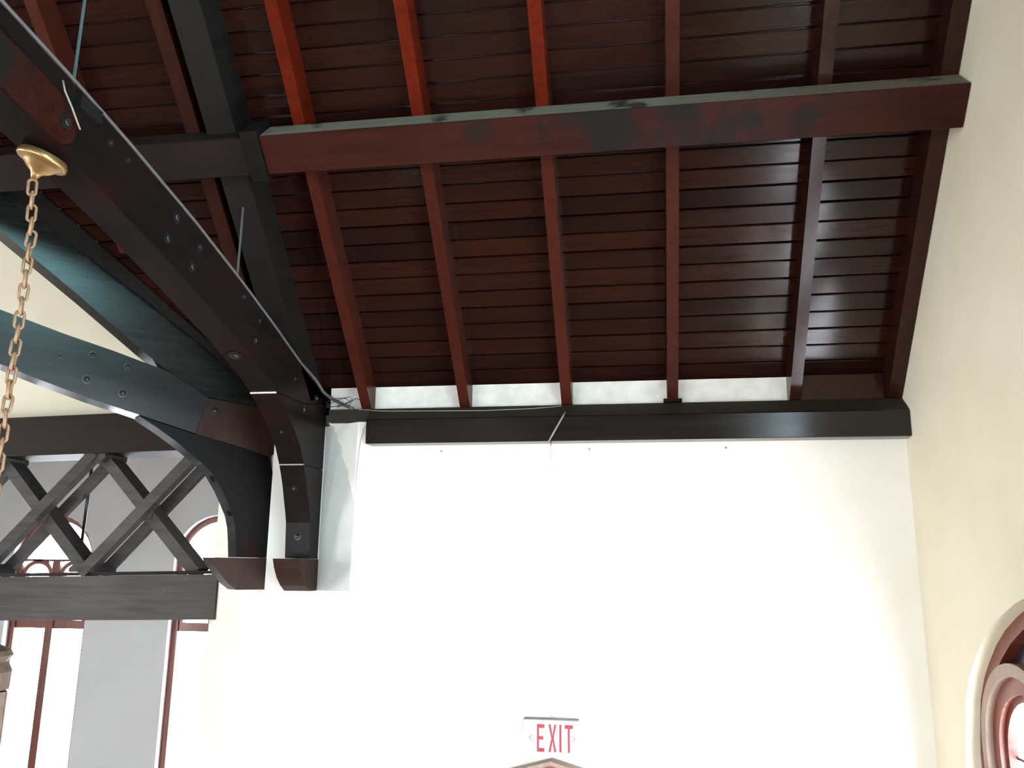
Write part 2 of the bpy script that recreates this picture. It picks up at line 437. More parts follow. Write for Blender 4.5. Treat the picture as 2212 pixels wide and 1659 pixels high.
# ================================================================== ROOF TIMBERS
RD = 0.16
def rafter(xc, label, mat, y_low=5.10, y_high=2.2, wdt=0.065, d=RD, name='common_rafter', x0=None, x1=None, low=None):
    sl = (CROOF - 2 * y_low) / R2; sh = (CROOF - 2 * y_high) / R2
    x0 = xc - wdt / 2 if x0 is None else x0; x1 = xc + wdt / 2 if x1 is None else x1
    # seat cut where the rafter lands on the wall plate
    zt = 0.985
    k = CROOF - d * R2
    poly = [(sh, 0.004), (sl, 0.004)]
    yb = k - zt
    poly += [((zt - 5.10) / R2, (CROOF - 5.10 - zt) / R2)] if y_low > 5.0 else []
    poly += [((zt - yb) / R2, d)] if y_low > 5.0 else [(sl, d)]
    poly += [(sh, d)]
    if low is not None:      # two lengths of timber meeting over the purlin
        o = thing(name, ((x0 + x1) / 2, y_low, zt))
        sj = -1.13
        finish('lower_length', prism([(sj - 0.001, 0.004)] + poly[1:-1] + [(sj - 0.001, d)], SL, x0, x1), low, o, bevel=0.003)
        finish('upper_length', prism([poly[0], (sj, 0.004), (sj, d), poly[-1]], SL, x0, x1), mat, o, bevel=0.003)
    else:
        o = finish(name, prism(poly, SL, x0, x1), mat, bevel=0.003)
    return tag(o, label, 'rafter', 'common rafters of the boarded roof')
rafter(0, 'dark brown rafter fixed flat against the right-hand cream gable wall', M['rafterdark'], x0=1.415, x1=XR - 0.004)
rafter(0.90, 'grey-brown rafter with shine, first one in from the gable wall rafter', M['rafterdark'])
rafter(0.19, 'red-brown rafter, second one in from the gable wall rafter', M['raftermid'])
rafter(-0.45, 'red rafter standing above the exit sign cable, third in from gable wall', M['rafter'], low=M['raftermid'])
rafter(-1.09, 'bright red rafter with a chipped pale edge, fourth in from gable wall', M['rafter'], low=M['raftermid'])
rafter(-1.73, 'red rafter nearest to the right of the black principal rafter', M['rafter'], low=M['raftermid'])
rafter(-2.33, 'brown rafter squeezed close along the left of the black principal rafter', M['rafterdark'], wdt=0.08)
rafter(-2.98, 'reddish rafter in the upper left corner beyond the big truss', M['raftermid'], y_low=4.3)
rafter(-3.62, 'short dark rafter half hidden behind the truss at the left picture edge', M['rafterdark'], y_low=3.85)

# purlin: right length between truss and gable wall, left length beyond the truss
def purlin(x0, x1, label, mats):
    bm = prism([(-1.235, RD + 0.001), (-1.235, 0.33), (-1.035, 0.33), (-1.035, RD + 0.001)], SL, x0, x1)
    bm.faces.ensure_lookup_table()
    bmesh.ops.recalc_face_normals(bm, faces=bm.faces)
    up = Vector((0, -0.7071, 0.7071))
    for f in bm.faces:
        if f.normal.dot(up) > 0.9: f.material_index = 1
    return tag(finish('roof_purlin', bm, mats, bevel=0.004), label, 'beam', 'roof purlins')
purlin(-1.893, XR - 0.003, 'long mahogany purlin with a dusty top edge running to the gable wall', [M['purlin'], M['dust']])
purlin(-3.85, -1.987, 'short sooty purlin length to the left, crossing under the black principal rafter', [M['purlindark'], M['purlindark']])

# wall plate with bevelled top
prof = [(D + 0.055, 0.742), (4.885, 0.742), (4.880, 0.892), (5.0, 0.984), (D + 0.055, 0.984)]
plate = thing('wall_plate', (-0.1, 4.95, 0.742), 'near-black beam along the top of the white wall under the rafter feet', 'beam')
bm = prism(prof, YZ, -1.692, XR - 0.002)
bmesh.ops.recalc_face_normals(bm, faces=bm.faces)
for f in bm.faces:
    if f.normal.z > 0.4 and f.normal.y < -0.3: f.material_index = 1
finish('beam_body', bm, [M['plate'], M['platetop']], plate, bevel=0.004)
tag(finish('bevel_end', prism([(5.005, 0.903), (5.0, 0.984), (5.06, 0.984), (5.06, 0.903)], YZ, -1.985, -1.694), M['platetop'], plate, bevel=0.003))
finish('rafter_foot', bm_box(0.135, 0.245, 4.975, 5.04, 0.9845, 1.004), M['plate'], plate)
# dark eaves board closing the last bay by the gable wall
tag(finish('trim_1', bm_box(0.94, 1.412, 5.02, 5.055, 0.986, 1.135), M['rafterdark']), kind='structure')

# ================================================================== MAIN TRUSS (across the nave)
TX0, TX1 = -2.22, -2.06
truss = thing('roof_truss', (-2.14, 4.9, -0.15), 'black bolted roof truss crossing from the pier to the upper left corner', 'truss')
top = [(2.108, 1.806), (2.493, 1.748), (2.845, 1.684), (3.376, 1.572), (3.839, 1.455), (4.30, 1.325), (4.669, 1.21), (5.06, 1.105)]
low = [(4.375, 0.972), (4.226, 1.037), (4.02, 1.105), (3.809, 1.163), (3.666, 1.200), (3.427, 1.262), (3.242, 1.308), (2.937, 1.377), (2.59, 1.450), (2.444, 1.481), (2.163, 1.528)]
ch = [(0.0, 2.02), (1.0, 1.96), (1.6, 1.88)] + top + [(5.08, 1.04), (4.80, 0.985)] + low + [(1.6, 1.62), (1.0, 1.70), (0.0, 1.76)]
finish('lower_chord', prism(ch, YZ, TX0, TX1), M['truss'], truss, bevel=0.005)
chm = [(-a, b) for a, b in ch]
finish('lower_chord', prism(chm, YZ, TX0, TX1), M['truss'], truss, bevel=0.005)
br = [(4.378, 0.968), (4.80, 0.981), (5.08, 1.036), (5.145, 1.03), (5.14, 0.60), (4.868, 0.60), (4.856, 0.568 + 0.028), (4.83, 0.62), (4.754, 0.715), (4.675, 0.785), (4.582, 0.848), (4.48, 0.915)]
br = [(4.376, 0.968), (4.80, 0.981), (5.08, 1.036), (5.145, 1.03), (5.142, 0.612), (4.828, 0.612), (4.754, 0.715), (4.675, 0.785), (4.582, 0.848), (4.48, 0.915)]
finish('knee_brace', prism(br, YZ, TX0, TX1), M['truss'], truss, bevel=0.004)
po = [(4.831, 0.608), (5.142, 0.608), (5.14, 0.40), (5.14, 0.046), (5.005, 0.046), (4.995, 0.15), (4.985, 0.264), (4.962, 0.33), (4.935, 0.395), (4.90, 0.48), (4.862, 0.555)]
finish('wall_post', prism(po, YZ, TX0, TX1), M['truss'], truss, bevel=0.004)
co = [(4.838, 0.042), (5.145, 0.042), (5.145, -0.152), (5.035, -0.152), (4.97, -0.118), (4.91, -0.07), (4.865, -0.012)]
tag(finish('corbel_block', prism(co, YZ, TX0 - 0.004, TX1 + 0.004), M['brown'], truss, bevel=0.005), label='curved brown corbel block')
pr = [((CROOF - 2 * 5.10) / R2, 0.004), ((CROOF - 2 * 5.03) / R2, 0.22), (CROOF / R2 - 0.05, 0.22), (CROOF / R2 - 0.05, 0.004)]
finish('principal_rafter', prism(pr, SL, TX0, TX1), M['principal'], truss, bevel=0.005)
bm = prism(pr, lambda s, d, t: (t, -SL(s, d, t)[1], SL(s, d, t)[2]), TX0, TX1)
finish('principal_rafter', bm, M['principal'], truss, bevel=0.005)
finish('purlin_cleat', prism([(-1.265, RD + 0.002), (-1.265, 0.342), (-1.005, 0.342), (-1.005, RD + 0.002)], SL, -1.985, -1.895), M['principal'], truss, bevel=0.004)
# lapped board with a rounded end on the near side of the chord
lap = [(1.2, 1.80), (1.8, 1.745), (2.30, 1.675), (2.46, 1.645), (2.50, 1.62), (2.51, 1.57), (2.495, 1.51), (2.455, 1.482), (2.163, 1.531), (1.6, 1.63), (1.2, 1.68)]
tag(finish('lapped_board', prism(lap, YZ, TX1 + 0.0005, TX1 + 0.022), M['purlin'], truss, bevel=0.003), label='reddish lapped board with rounded end')
# pale joint lines under the brace
finish('joint_filler', bm_box(TX0 + 0.002, TX1 - 0.002, 4.371, 4.382, 0.964, 0.972), M['cord'], truss)
finish('joint_filler', bm_box(TX0 + 0.002, TX1 - 0.002, 4.824, 4.836, 0.606, 0.613), M['cordtan'], truss)
def bolt(parent, centre, axis, r=0.017, name='bolt'):
    prof_ = [(r * 1.75, 0.0), (r * 1.75, 0.004), (r, 0.0045), (r, 0.010), (r * 0.75, 0.015), (r * 0.2, 0.0175)]
    return finish(name, bm_lathe(prof_, axis, centre, 10), M['iron'], parent, smooth=False)
for y, z, r in ((2.718, 1.632, .012), (2.835, 1.62, .010), (3.221, 1.535, .017), (3.169, 1.413, .016), (3.431, 1.475, .014), (3.384, 1.358, .016), (3.896, 1.385, .011), (4.065, 1.192, .013), (4.089, 1.310, .011), (4.765, 0.945, .017), (4.95, 1.05, .013), (4.60, 1.10, .011)):
    bolt(truss, (TX1 + 0.0005, y, z), (1, 0, 0), r)
bolt(truss, (TX1 + 0.0225, 2.445, 1.565), (1, 0, 0), .016)
bolt(truss, (-2.145, 4.02, 1.100), (0, -0.30, -0.95), .022)
bolt(truss, (-2.14, 4.900, 0.470), (0, -0.93, -0.36), .010)
bolt(truss, (-2.14, 4.996, 0.180), (0, -1, 0), .014)
bolt(truss, (-2.14, 4.662, 0.790), (0, -0.75, -0.66), .010)
# hanging iron rods between chord and roof
finish('tie_rod', bm_tube([(-2.14, 2.58, 1.72), (-2.14, 2.58, 3.38)], 0.006, 8), M['rod'], truss)
finish('tie_rod', bm_tube([(-2.14, 3.968, 1.41), (-2.14, 3.968, 1.93)], 0.0065, 8), M['steel'], truss)

# ================================================================== DIAGONAL TRUSS (over the crossing)
S = math.sqrt(0.5)
def DG(u, z, t):        # u along the truss from the pier towards the crossing, t thickness behind the near face
    return (-2.41 - S * u - S * t, 5.15 - S * u + S * t, z)
dt = thing('diagonal_truss', (-2.47, 5.15, -0.15), 'dark greenish diagonal truss springing left from the pier over the lattice girder', 'truss')
ub = [(-0.03, 1.01), (0.10, 1.10), (0.384, 1.285), (0.881, 1.600), (1.30, 1.853), (1.73, 2.106), (3.0, 2.86), (5.0, 4.05), (6.9, 5.30), (6.9, 5.0), (5.0, 3.78), (3.0, 2.60), (1.702, 1.868), (1.25, 1.558), (0.871, 1.285), (0.72, 1.184), (0.46, 1.05)]
finish('valley_beam', prism(ub, DG, 0.0, 0.16), M['trussd'], dt, bevel=0.005)
vr = [(0.02, 1.068), (1.73, 2.278), (6.9, 5.93), (6.9, 5.25), (1.73, 2.10), (0.881, 1.595), (0.384, 1.28), (0.1, 1.09)]
finish('valley_rafter', prism(vr, DG, -0.035, 0.16), M['principal'], dt)
lc = [(0.722, 1.180), (1.032, 1.257), (1.314, 1.318), (1.645, 1.401), (3.0, 1.68), (5.0, 1.98), (7.2, 2.12), (7.2, 1.80), (5.0, 1.66), (3.0, 1.37), (1.592, 1.086), (1.403, 1.027), (1.138, 0.953), (0.852, 0.886), (0.514, 0.807), (0.457, 1.045)]
finish('lower_chord', prism(lc, DG, -0.006, 0.16), M['trussd'], dt, bevel=0.004)
kb = [(0.852, 0.880), (0.514, 0.801), (0.30, 0.760), (0.03, 0.70), (0.0, 0.60), (0.0, 0.05), (0.196, 0.05), (0.206, 0.15), (0.217, 0.235), (0.238, 0.31), (0.279, 0.392), (0.325, 0.475), (0.381, 0.556), (0.452, 0.622), (0.536, 0.682), (0.618, 0.742), (0.735, 0.815)]
finish('knee_brace', prism(kb, DG, 0.0, 0.16), M['truss'], dt, bevel=0.004)
pb = [(0.510, 0.804), (0.455, 1.043), (0.10, 1.02), (-0.03, 1.0), (-0.02, 0.73), (0.03, 0.704), (0.30, 0.764)]
tag(finish('post_head', prism(pb, DG, 0.001, 0.16), M['brown'], dt, bevel=0.004), label='browner worn head of the wall post')
cb = [(0.36, 0.046), (0.0, 0.046), (0.0, -0.15), (0.18, -0.15), (0.235, -0.11), (0.285, -0.055), (0.33, 0.0)]
tag(finish('corbel_block', prism(cb, DG, -0.003, 0.163), M['brown'], dt, bevel=0.005), label='curved brown corbel block')
for u, z, r in ((1.15, 1.215, .013), (0.95, 1.171, .014), (1.163, 1.063, .017), (0.962, 1.006, .017), (1.32, 1.18, .006)):
    bolt(dt, DG(u, z, -0.0065), (S, -S, 0), r)
bolt(dt, DG(0.407, 0.966, 0.0005), (S, -S, 0), .016)
for u, z, ax in ((0.365, 0.535, (-.55, -.55, -.62)), (0.245, 0.325, (-.67, -.67, -.3))):
    bolt(dt, DG(u + .004, z - .002, 0.08), ax, .012)

# ================================================================== LATTICE GIRDER over the transept mouth
LY0, LY1 = 5.80, 6.125
def LT(x, z): return z + 0.022 * (x + 4.0)
lat = thing('lattice_girder', (-5.0, 5.93, -0.40), 'weathered lattice girder with crossed braces spanning the transept opening', 'girder')
def lbar(x0, x1, z0, z1, y0, y1, mat, name):
    finish(name, prism([(x0, LT(x0, z0)), (x1, LT(x1, z0)), (x1, LT(x1, z1)), (x0, LT(x0, z1))], XZ, y0, y1), mat, lat, bevel=0.006)
lbar(-12.6, -3.085, -0.405, -0.085, LY0, LY1, M['lattice'], 'bottom_chord')
lbar(-12.6, -3.085, -0.083, -0.058, LY0 + 0.03, LY1 - 0.03, M['latticedark'], 'chord_capping')
lbar(-12.6, -3.085, 0.84, 1.15, LY0, LY1 + 0.01, M['latticedark'], 'top_chord')
def brace(x0, z0, x1, z1, wd, y0, y1, mat):
    v = Vector((x1 - x0, z1 - z0)).normalized(); n = Vector((-v.y, v.x)) * wd / 2
    q = [(x0 + n.x, LT(x0, z0) + n.y), (x0 - n.x, LT(x0, z0) - n.y), (x1 - n.x, LT(x1, z1) - n.y), (x1 + n.x, LT(x1, z1) + n.y)]
    return finish('cross_brace', prism(q, XZ, y0, y1), mat, lat, bevel=0.005)
for i in range(6):
    xa, xb = -4.20 - 0.88 * i, -3.32 - 0.88 * i
    brace(xa, -0.07, xb, 0.85, 0.082, LY0 + 0.005, LY0 + 0.088, M['lattice'])      # front plank of the pair
    brace(xa, -0.07, xb, 0.85, 0.082, LY1 - 0.060, LY1 - 0.005, M['lattice'])      # rear plank of the pair
    brace(xa, 0.85, xb, -0.07, 0.085, LY0 + 0.091, LY1 - 0.063, M['lattice'])      # single brace between them
    xm = (xa + xb) / 2; zm = LT(xm, 0.39)
    finish('gusset_block', prism([(xm + 0.075 * math.cos(a), zm + 0.075 * math.sin(a)) for a in [math.pi / 4 * j for j in range(8)]], XZ, LY0 + 0.070, LY0 + 0.0905), M['lattice'], lat, bevel=0.003)
    zt = LT(xa, 0.86)
    finish('node_block', prism([(xa - 0.09, zt), (xa + 0.09, zt), (xa + 0.09, zt - 0.05), (xa + 0.05, zt - 0.085), (xa - 0.05, zt - 0.085), (xa - 0.09, zt - 0.05)], XZ, LY0 + 0.02, LY1 - 0.02), M['lattice'], lat, bevel=0.003)
    zt = LT(xa, -0.058)
    finish('node_block', prism([(xa - 0.10, zt), (xa + 0.10, zt), (xa + 0.10, zt + 0.03), (xa + 0.05, zt + 0.075), (xa - 0.05, zt + 0.075), (xa - 0.10, zt + 0.03)], XZ, LY0 + 0.02, LY1 - 0.02), M['lattice'], lat, bevel=0.003)

# ================================================================== WINDOWS
def window_far(num, xc):
    w_ = tag(thing('window_%d' % num, (xc, 10.6, -3.5)), kind='structure')
    y0, y1 = 10.62, 10.70
    n = 20
    op = [(xc + 0.60, -3.5)] + arch(xc, 0.60, 0.055, 0.60, n) + [(xc - 0.60, -3.5)]
    inn = [(xc + 0.52, -3.5)] + arch(xc, 0.52, 0.055, 0.52, n) + [(xc - 0.52, -3.5)]
    finish('window_frame', ring(op, inn, XZ, y0 - 0.02, y1), M['joinery'], w_)
    finish('mullion', bm_box(xc - 0.055, xc + 0.055, y0 - 0.02, y1, -3.5, 0.03), M['joinery'], w_, bevel=0.008)
    finish('transom', bm_box(xc - 0.52, xc + 0.52, y0, y1, -0.86, -0.75), M['joinery'], w_, bevel=0.006)
    for sx in (-1, 1):
        c_ = xc + sx * 0.287
        o_ = [(c_ + 0.235, -0.75)] + arch(c_, 0.235, -0.16, 0.21, 12) + [(c_ - 0.235, -0.75)]
        i_ = [(c_ + 0.18, -0.75)] + arch(c_, 0.18, -0.16, 0.155, 12) + [(c_ - 0.18, -0.75)]
        finish('lancet_frame', ring(o_, i_, XZ, y0, y1), M['joinery'], w_)
        finish('pane', prism([(c_ - 0.232, -3.5), (c_ + 0.232, -3.5), (c_ + 0.232, -0.86), (c_ - 0.232, -0.86)], XZ, y1 - 0.03, y1 - 0.026), M['glass'], w_)
        finish('pane', prism([(c_ - 0.18, -0.75), (c_ + 0.18, -0.75)] + arch(c_, 0.18, -0.16, 0.155, 12), XZ, y1 - 0.03, y1 - 0.026), M['glass'], w_)
    finish('oculus_pane', prism(arch(xc, 0.52, 0.06, 0.515, n), XZ, y1 - 0.03, y1 - 0.026), M['glass'], w_)
    finish('spandrel_bar', bm_box(xc - 0.52, xc + 0.52, y0, y1, 0.03, 0.06), M['joinery'], w_)
window_far(3, WC[0]); window_far(4, WC[1]); window_far(5, WC[2])

# right wall, low two-light window just inside the picture's edge
WB = -4.6
w1 = tag(thing('window_1', (XR + 0.1, CW, WB)), kind='structure')
FX = 1.565
outl = [(4.551, WB)] + head + [(2 * CW - 4.551, WB)]
def inset(row, dd):
    return [(CW + (a - CW) * (1 - dd / 1.5), (b - dd * (1.0 if i not in (0, len(row) - 1) else 0))) for i, (a, b) in enumerate(row)]
finish('window_frame', ring(outl, inset(outl, 0.055), YZ, FX, FX + 0.10), M['joinery'], w1)
for sgn in (1, 0, -1):
    c_ = CW + sgn * 1.0
    def row(hw, rise, bot=WB, spring=-0.80): return [(c_ + hw, bot)] + arch(c_, hw, spring, rise, 20) + [(c_ - hw, bot)]
    finish('light_moulding', ring(row(0.435, 0.415), row(0.385, 0.36), YZ, FX - 0.012, FX + 0.055), M['joinpale'], w1)
    finish('light_frame', ring(row(0.386, 0.361), row(0.315, 0.285), YZ, FX + 0.020, FX + 0.070), M['joinery'], w1)
    finish('light_bead', ring(row(0.316, 0.286), row(0.285, 0.255), YZ, FX + 0.045, FX + 0.085), M['joinery'], w1)
    finish('pane', prism([(c_ - 0.287, WB), (c_ + 0.287, WB)] + arch(c_, 0.287, -0.80, 0.257, 20), YZ, FX + 0.086, FX + 0.089), M['glass'], w1)
    for zz in (-0.82, -1.45, -2.1, -2.9):
        finish('glazing_bar', bm_box(FX + 0.078, FX + 0.092, c_ - 0.29, c_ + 0.29, zz - 0.006, zz + 0.006), M['lead'], w1)
# dark boarding filling the arch above the two lights
def resample(row_, n):
    L_ = [0.0]
    for p_, q_ in zip(row_[:-1], row_[1:]): L_.append(L_[-1] + math.dist(p_, q_))
    out_ = []; k_ = 0
    for i in range(n):
        t_ = L_[-1] * i / (n - 1)
        while k_ < len(L_) - 2 and L_[k_ + 1] < t_: k_ += 1
        f_ = (t_ - L_[k_]) / max(1e-9, L_[k_ + 1] - L_[k_])
        out_.append(tuple(row_[k_][c_] + f_ * (row_[k_ + 1][c_] - row_[k_][c_]) for c_ in (0, 1)))
    return out_
lower = arch(CW + 1.0, 0.43, -0.80, 0.41, 20) + arch(CW, 0.43, -0.80, 0.41, 20) + arch(CW - 1.0, 0.43, -0.80, 0.41, 20)
finish('spandrel_panel', ring(resample(inset(outl, 0.05)[2:-2], 63), lower, YZ, FX + 0.05, FX + 0.075), M['darkpanel'], w1)
for sgn in (1, -1): finish('mullion', bm_box(FX - 0.02, FX + 0.06, CW + sgn * 0.5 - 0.066, CW + sgn * 0.5 + 0.066, WB, -0.62), M['joinery'], w1, bevel=0.01)

# gable windows above (outside the picture, they shine on the varnish): a band of lights and a rose
w2 = tag(thing('window_2', (XR + 0.1, 0, -0.6)), kind='structure')
o2 = [(1.6, -0.6)] + arch(0, 1.6, 1.3, 0.75, 24) + [(-1.6, -0.6)]
i2 = [(1.5, -0.6)] + arch(0, 1.5, 1.3, 0.65, 24) + [(-1.5, -0.6)]
finish('window_frame', ring(o2, i2, YZ, XR + 0.13, XR + 0.20), M['joinery'], w2)
for yy in (-0.75, 0.0, 0.75): finish('mullion', bm_box(XR + 0.180, XR + 0.199, yy - 0.03, yy + 0.03, -0.6, 1.93 if yy == 0 else 1.84), M['joinery'], w2)
finish('pane', prism([(-1.51, -0.6), (1.51, -0.6)] + arch(0, 1.51, 1.3, 0.66, 24), YZ, XR + 0.20, XR + 0.205), M['smoke'], w2)
w9 = tag(thing('window_9', (XR + 0.1, 0, 3.05)), kind='structure')
circ = lambda r_: [(r_ * math.cos(2 * math.pi * i / 32), 4.2 + r_ * math.sin(2 * math.pi * i / 32)) for i in range(33)]
finish('window_frame', ring(circ(1.15), circ(1.09), YZ, XR + 0.13, XR + 0.20), M['joinery'], w9)
finish('pane', prism(circ(1.10)[:-1], YZ, XR + 0.20, XR + 0.205), M['teal'], w9)
# windows behind the camera and at the far ends
num = 6
for x in (-6.4, -3.3, -0.2):
    w_ = tag(thing('window_%d' % num, (x, -5.3, -3.5)), kind='structure'); num += 1
    a_ = [(x + 0.72, -3.3)] + arch(x, 0.72, 0.35, 0.72, 16) + [(x - 0.72, -3.3)]
    b_ = [(x + 0.66, -3.3)] + arch(x, 0.66, 0.35, 0.66, 16) + [(x - 0.66, -3.3)]
    finish('window_frame', ring(a_, b_, XZ, -5.38, -5.28), M['joinery'], w_)
    finish('mullion', bm_box(x - 0.05, x + 0.05, -5.38, -5.28, -3.3, 1.0), M['joinery'], w_)
    finish('pane', prism([(x - 0.67, -3.3), (x + 0.67, -3.3)] + arch(x, 0.67, 0.35, 0.67, 16), XZ, -5.34, -5.335), M['glass'], w_)

# door with a gabled wooden hood: only its peak shows
d1 = tag(thing('door_1', (-0.543, 4.95, FL)), kind='structure')
ap = (-0.543, -1.043); hl = (-1.25, -1.235); hr = (0.165, -1.235)
finish('hood_moulding', prism([ap, hl, (hl[0], hl[1] - 0.022), (ap[0], ap[1] - 0.022), (hr[0], hr[1] - 0.022), hr], XZ, 4.90, 4.999), M['joinpale'], d1)
finish('hood_board', prism([(ap[0], ap[1] - 0.024), (hl[0] + 0.03, hl[1] - 0.020), (hl[0] + 0.03, hl[1] - 0.10), (ap[0] - 0.30, ap[1] - 0.13), (ap[0], ap[1] - 0.055), (ap[0] + 0.30, ap[1] - 0.13), (hr[0] - 0.03, hr[1] - 0.10), (hr[0] - 0.03, hr[1] - 0.020)], XZ, 4.93, 4.999), M['joinery'], d1)
finish('hood_panel', prism([(ap[0], ap[1] - 0.057), (ap[0] - 0.58, -1.33), (ap[0] + 0.58, -1.33)], XZ, 4.965, 4.999), M['joinpale'], d1)
for sx in (-1, 1):
    finish('jamb', bm_box(-0.543 + sx * 0.60 - 0.06, -0.543 + sx * 0.60 + 0.06, 4.93, 4.999, FL, -1.335), M['joinery'], d1)
for i in range(8):
    finish('door_plank', bm_box(-1.08 + i * 0.1345, -1.08 + i * 0.1345 + 0.131, 4.97, 4.999, FL + 0.01, -1.335), M['joinery'], d1)

# ================================================================== EXIT SIGN
sg = thing('exit_sign', (-0.545, 4.96, -1.025), 'white exit sign with red letters hanging on the white wall above the door peak', 'sign')
finish('sign_housing', bm_box(-0.698, -0.392, 4.942, 4.998, -1.022, -0.838), M['sign'], sg, bevel=0.004)
finish('sign_lid', bm_box(-0.700, -0.390, 4.938, 4.998, -0.8375, -0.832), M['signtop'], sg)
def letter(polys, name='letter', mat=None):
    bm = bmesh.new()
    for q in polys: add_prism(bm, [q], XZ, 4.9385, 4.9418)
    return finish(name, bm, mat or M['red'], sg)
def rect(x0, x1, z0, z1): return [(x0, z0), (x1, z0), (x1, z1), (x0, z1)]
zb, zt = -1.003, -0.858
ex = -0.623
letter([rect(ex, ex + 0.011, zb, zt), rect(ex + 0.0112, ex + 0.042, zt - 0.020, zt), rect(ex + 0.0112, ex + 0.036, (zb + zt) / 2 - 0.009, (zb + zt) / 2 + 0.009), rect(ex + 0.0112, ex + 0.042, zb, zb + 0.020)])
xx = -0.558; zm = (zb + zt) / 2
letter([[(xx, zt), (xx + 0.013, zt), (xx + 0.0225, zm + 0.012), (xx + 0.032, zt), (xx + 0.045, zt), (xx + 0.029, zm), (xx + 0.045, zb), (xx + 0.032, zb), (xx + 0.0225, zm - 0.012), (xx + 0.013, zb), (xx, zb), (xx + 0.016, zm)]])
letter([rect(-0.497, -0.485, zb, zt)])
letter([rect(-0.467, -0.421, zt - 0.020, zt), rect(-0.4495, -0.4385, zb, zt - 0.0202)])
letter([[(-0.672, zm), (-0.650, zm + 0.019), (-0.644, zm + 0.019), (-0.663, zm), (-0.644, zm - 0.019), (-0.650, zm - 0.019)]], 'arrow', M['arrow'])
letter([[(-0.392 - 0.012, zm), (-0.426, zm + 0.019), (-0.432, zm + 0.019), (-0.413, zm), (-0.432, zm - 0.019), (-0.426, zm - 0.019)]], 'arrow', M['arrow'])

# ================================================================== CABLES
tag(finish('sign_cable', bm_tube([(-0.545, 4.998, -0.83), (-0.543, 4.998, -0.70), (-0.553, 4.998, -0.45), (-0.548, 4.998, 0.0), (-0.550, 4.998, 0.4), (-0.549, 4.998, 0.738)], 0.0024, 6), M['cordwhite'], smooth=True),
    'thin white painted cable running straight up the wall from the exit sign', 'cable')
tag(finish('plate_cable', bm_tube([(-0.549, 4.990, 0.736), (-0.549, 4.876, 0.738), (-0.52, 4.874, 0.79), (-0.466, 4.873, 0.885), (-0.452, 4.90, 0.918)], 0.0055, 6), M['cordtan'], smooth=True),
    'short beige cable slanting across the front of the wall plate', 'cable')
pts = [(-1.78, 4.965, 0.975), (-1.62, 4.95, 0.958), (-1.3, 4.945, 0.952), (-0.95, 4.945, 0.947), (-0.65, 4.95, 0.955), (-0.48, 4.955, 0.967)]
tag(finish('plate_wire', bm_tube(pts, 0.0028, 5), M['cordtan'], smooth=True), 'thin pale wire drooping along the black beam between the rafter feet', 'wire')
top_pts = [(TX1 + 0.004, a, b + 0.010) for a, b in [(0.4, 2.01), (1.0, 1.965), (1.6, 1.885)] + top[:-1]] + [(-2.05, 4.90, 1.165), (-2.03, 5.00, 1.10), (-1.98, 5.02, 1.06), (-1.90, 5.025, 1.02), (-1.82, 4.99, 0.985)]
tag(finish('conduit_cable', bm_tube(top_pts, [0.0075] * 10 + [0.011] * (len(top_pts) - 10), 8), M['cable'], smooth=True),
    'grey cable following the top edge of the bolted truss down to the plate', 'cable')
bm = bm_box(TX1 + 0.001, TX1 + 0.026, 2.505, 2.63, 1.66, 1.712)
tag(finish('junction_box', bm, M['iron'], bevel=0.008), 'small dark junction box on the truss cable below the thin rod', 'junction box')
for i, (r_, ph, cx, cz) in enumerate(((0.055, 0.3, -1.93, 1.03), (0.04, 1.4, -1.87, 1.015), (0.065, 2.2, -1.90, 1.02))):
    ps = [(cx + r_ * 1.3 * math.cos(t), 4.995 - 0.022 * i + 0.006 * math.sin(2 * t), cz + 0.5 * r_ * math.sin(t + ph)) for t in [k_ * 0.42 for k_ in range(15)]]
    tag(finish('loose_wire', bm_tube(ps, 0.0022, 5), M['wire'], smooth=True), ['large dark loop of loose wire above the pier splay', 'small dark loop of loose wire nearest the cable end', 'flat tangled loop of loose wire on the plate end'][i], 'wire', 'loose wires at the plate end')
tag(finish('loose_wire', bm_tube([(-1.85, 4.985, 0.99), (-1.83, 4.98, 1.035), (-1.795, 4.98, 1.05), (-1.76, 4.98, 1.03), (-1.735, 4.975, 0.985)], 0.0025, 5), M['wire'], smooth=True),
    'single arched wire standing up beside the first red rafter foot', 'wire', 'loose wires at the plate end')
tag(finish('stub_wire', bm_tube([(-2.03, 2.395, 1.70), (-2.02, 2.40, 1.66), (-2.012, 2.43, 1.62), (-2.015, 2.47, 1.585), (-2.02, 2.50, 1.565)], 0.0036, 6), M['cordtan'], smooth=True),
    'short curved beige wire on the truss just below the junction box', 'wire')
# thin hanging rod seen through the lattice
tag(finish('hanging_rod', bm_tube([(-4.44, 6.138, 0.90), (-4.45, 6.138, 0.14)], 0.012, 8), M['iron'], smooth=True), 'thin dark rod hanging behind the lattice girder', 'rod')

# ================================================================== HANGING LANTERN
HX, HY = -2.14, 2.48
ln = thing('hanging_lantern', (HX, HY, -1.0), 'brass canopy and long chain carrying a lantern at the left picture edge', 'lantern')
tl = Vector((0.30, 0.06, 1.0)).normalized()
can = [(0.010, -0.075), (0.016, -0.060), (0.022, -0.050), (0.040, -0.038), (0.058, -0.022), (0.066, -0.014), (0.082, -0.011), (0.087, -0.006), (0.086, 0.006), (0.080, 0.010), (0.080, 0.018), (0.072, 0.020)]
cc = Vector((HX, HY, 1.437))
finish('canopy', bm_lathe(can, tl, cc, 28), M['brass'], ln, smooth=True)
finish('hook', bm_tube([cc + Vector((0.0, 0.01, 0.012)), cc + Vector((0.02, 0.03, 0.055)), cc + Vector((0.03, 0.06, 0.068)), cc + Vector((0.03, 0.10, 0.062)), cc + Vector((0.03, 0.125, 0.075))], 0.006, 8), M['brass'], ln, smooth=True)
bm = bmesh.new()
loop = []
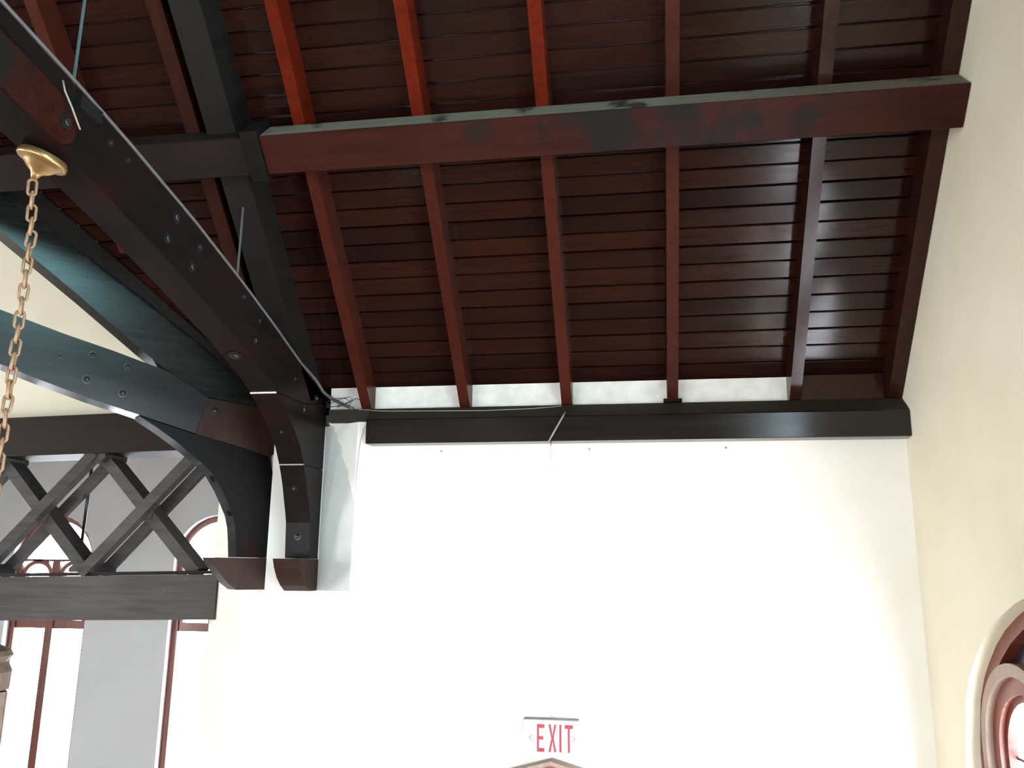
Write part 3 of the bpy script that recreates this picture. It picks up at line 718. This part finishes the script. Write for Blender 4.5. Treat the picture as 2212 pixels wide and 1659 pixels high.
for i in range(16):
    a = 2 * math.pi * i / 16
    loop.append(Vector((0.0135 * math.cos(a), 0, 0.0135 * math.sin(a) + (0.018 if math.sin(a) >= 0 else -0.018))))
rings = []
for i, p in enumerate(loop):
    t = (loop[(i + 1) % 16] - loop[i - 1]).normalized(); a = Vector((0, 1, 0)); b = t.cross(a)
    rings.append([bm.verts.new(p + 0.0055 * (math.cos(math.pi * k_ / 3) * a + math.sin(math.pi * k_ / 3) * b)) for k_ in range(6)])
for i in range(16):
    for k_ in range(6):
        bm.faces.new((rings[i][k_], rings[i][(k_ + 1) % 6], rings[(i + 1) % 16][(k_ + 1) % 6], rings[(i + 1) % 16][k_]))
ct = cc + tl * -0.075
zc = ct.z - 0.012
first = finish('chain_link', bm, M['chain'], ln, smooth=True, origin=(0, 0, 0))
z_end = -0.17
nl = int((zc - z_end) / 0.050)
for i in range(nl):
    o = first if i == 0 else first.copy()
    if i: col.objects.link(o); o.parent = ln
    place(o, (ct.x + (HX - ct.x) * min(1, i / 4), ct.y + (HY - ct.y) * min(1, i / 4), zc - 0.022 - i * 0.050), ln)
    o.rotation_euler = (random.uniform(-.08, .08), random.uniform(-.08, .08), (math.pi / 2 if i % 2 else 0) + 0.5 + random.uniform(-.2, .2))
def hexp(r, z, k_, n=6): return Vector((HX + r * math.cos(2 * math.pi * k_ / n + 0.25), HY + r * math.sin(2 * math.pi * k_ / n + 0.25), z))
finish('crown', bm_lathe([(0.02, -0.20), (0.04, -0.215), (0.06, -0.25), (0.11, -0.275), (0.118, -0.29), (0.106, -0.31), (0.12, -0.34), (0.118, -0.395), (0.09, -0.40)][::-1], (0, 0, 1), (HX, HY, 0), 6 * 4), M['lantern'], ln)
for k_ in range(6):
    a, b = hexp(0.118, 0, k_), hexp(0.118, 0, k_ + 1); mid = (a + b) / 2
    nrm = Vector((mid.x - HX, mid.y - HY, 0)).normalized()
    def fp(s_, z_, t_): return tuple((a + (b - a) * s_) * 1.0 + nrm * t_ + Vector((0, 0, z_)) - Vector((0, 0, a.z)))
    finish('glass_panel', prism([(0.04, -0.95), (0.96, -0.95), (0.96, -0.41), (0.04, -0.41)], fp, -0.012, -0.006), M['opal'], ln)
    finish('corner_bar', bm_tube([hexp(0.119, -0.40, k_), hexp(0.119, -0.98, k_)], 0.006, 6), M['lantern'], ln)
    finish('tracery_arch', prism([(0.0, -0.40), (1.0, -0.40), (1.0, -0.56), (0.90, -0.52), (0.72, -0.455), (0.5, -0.415), (0.28, -0.455), (0.10, -0.52), (0.0, -0.56)], fp, -0.004, 0.006), M['lantern'], ln)
finish('base_ring', bm_lathe([(0.09, -1.0), (0.125, -0.99), (0.125, -0.955), (0.10, -0.95)], (0, 0, 1), (HX, HY, 0), 24), M['lantern'], ln)
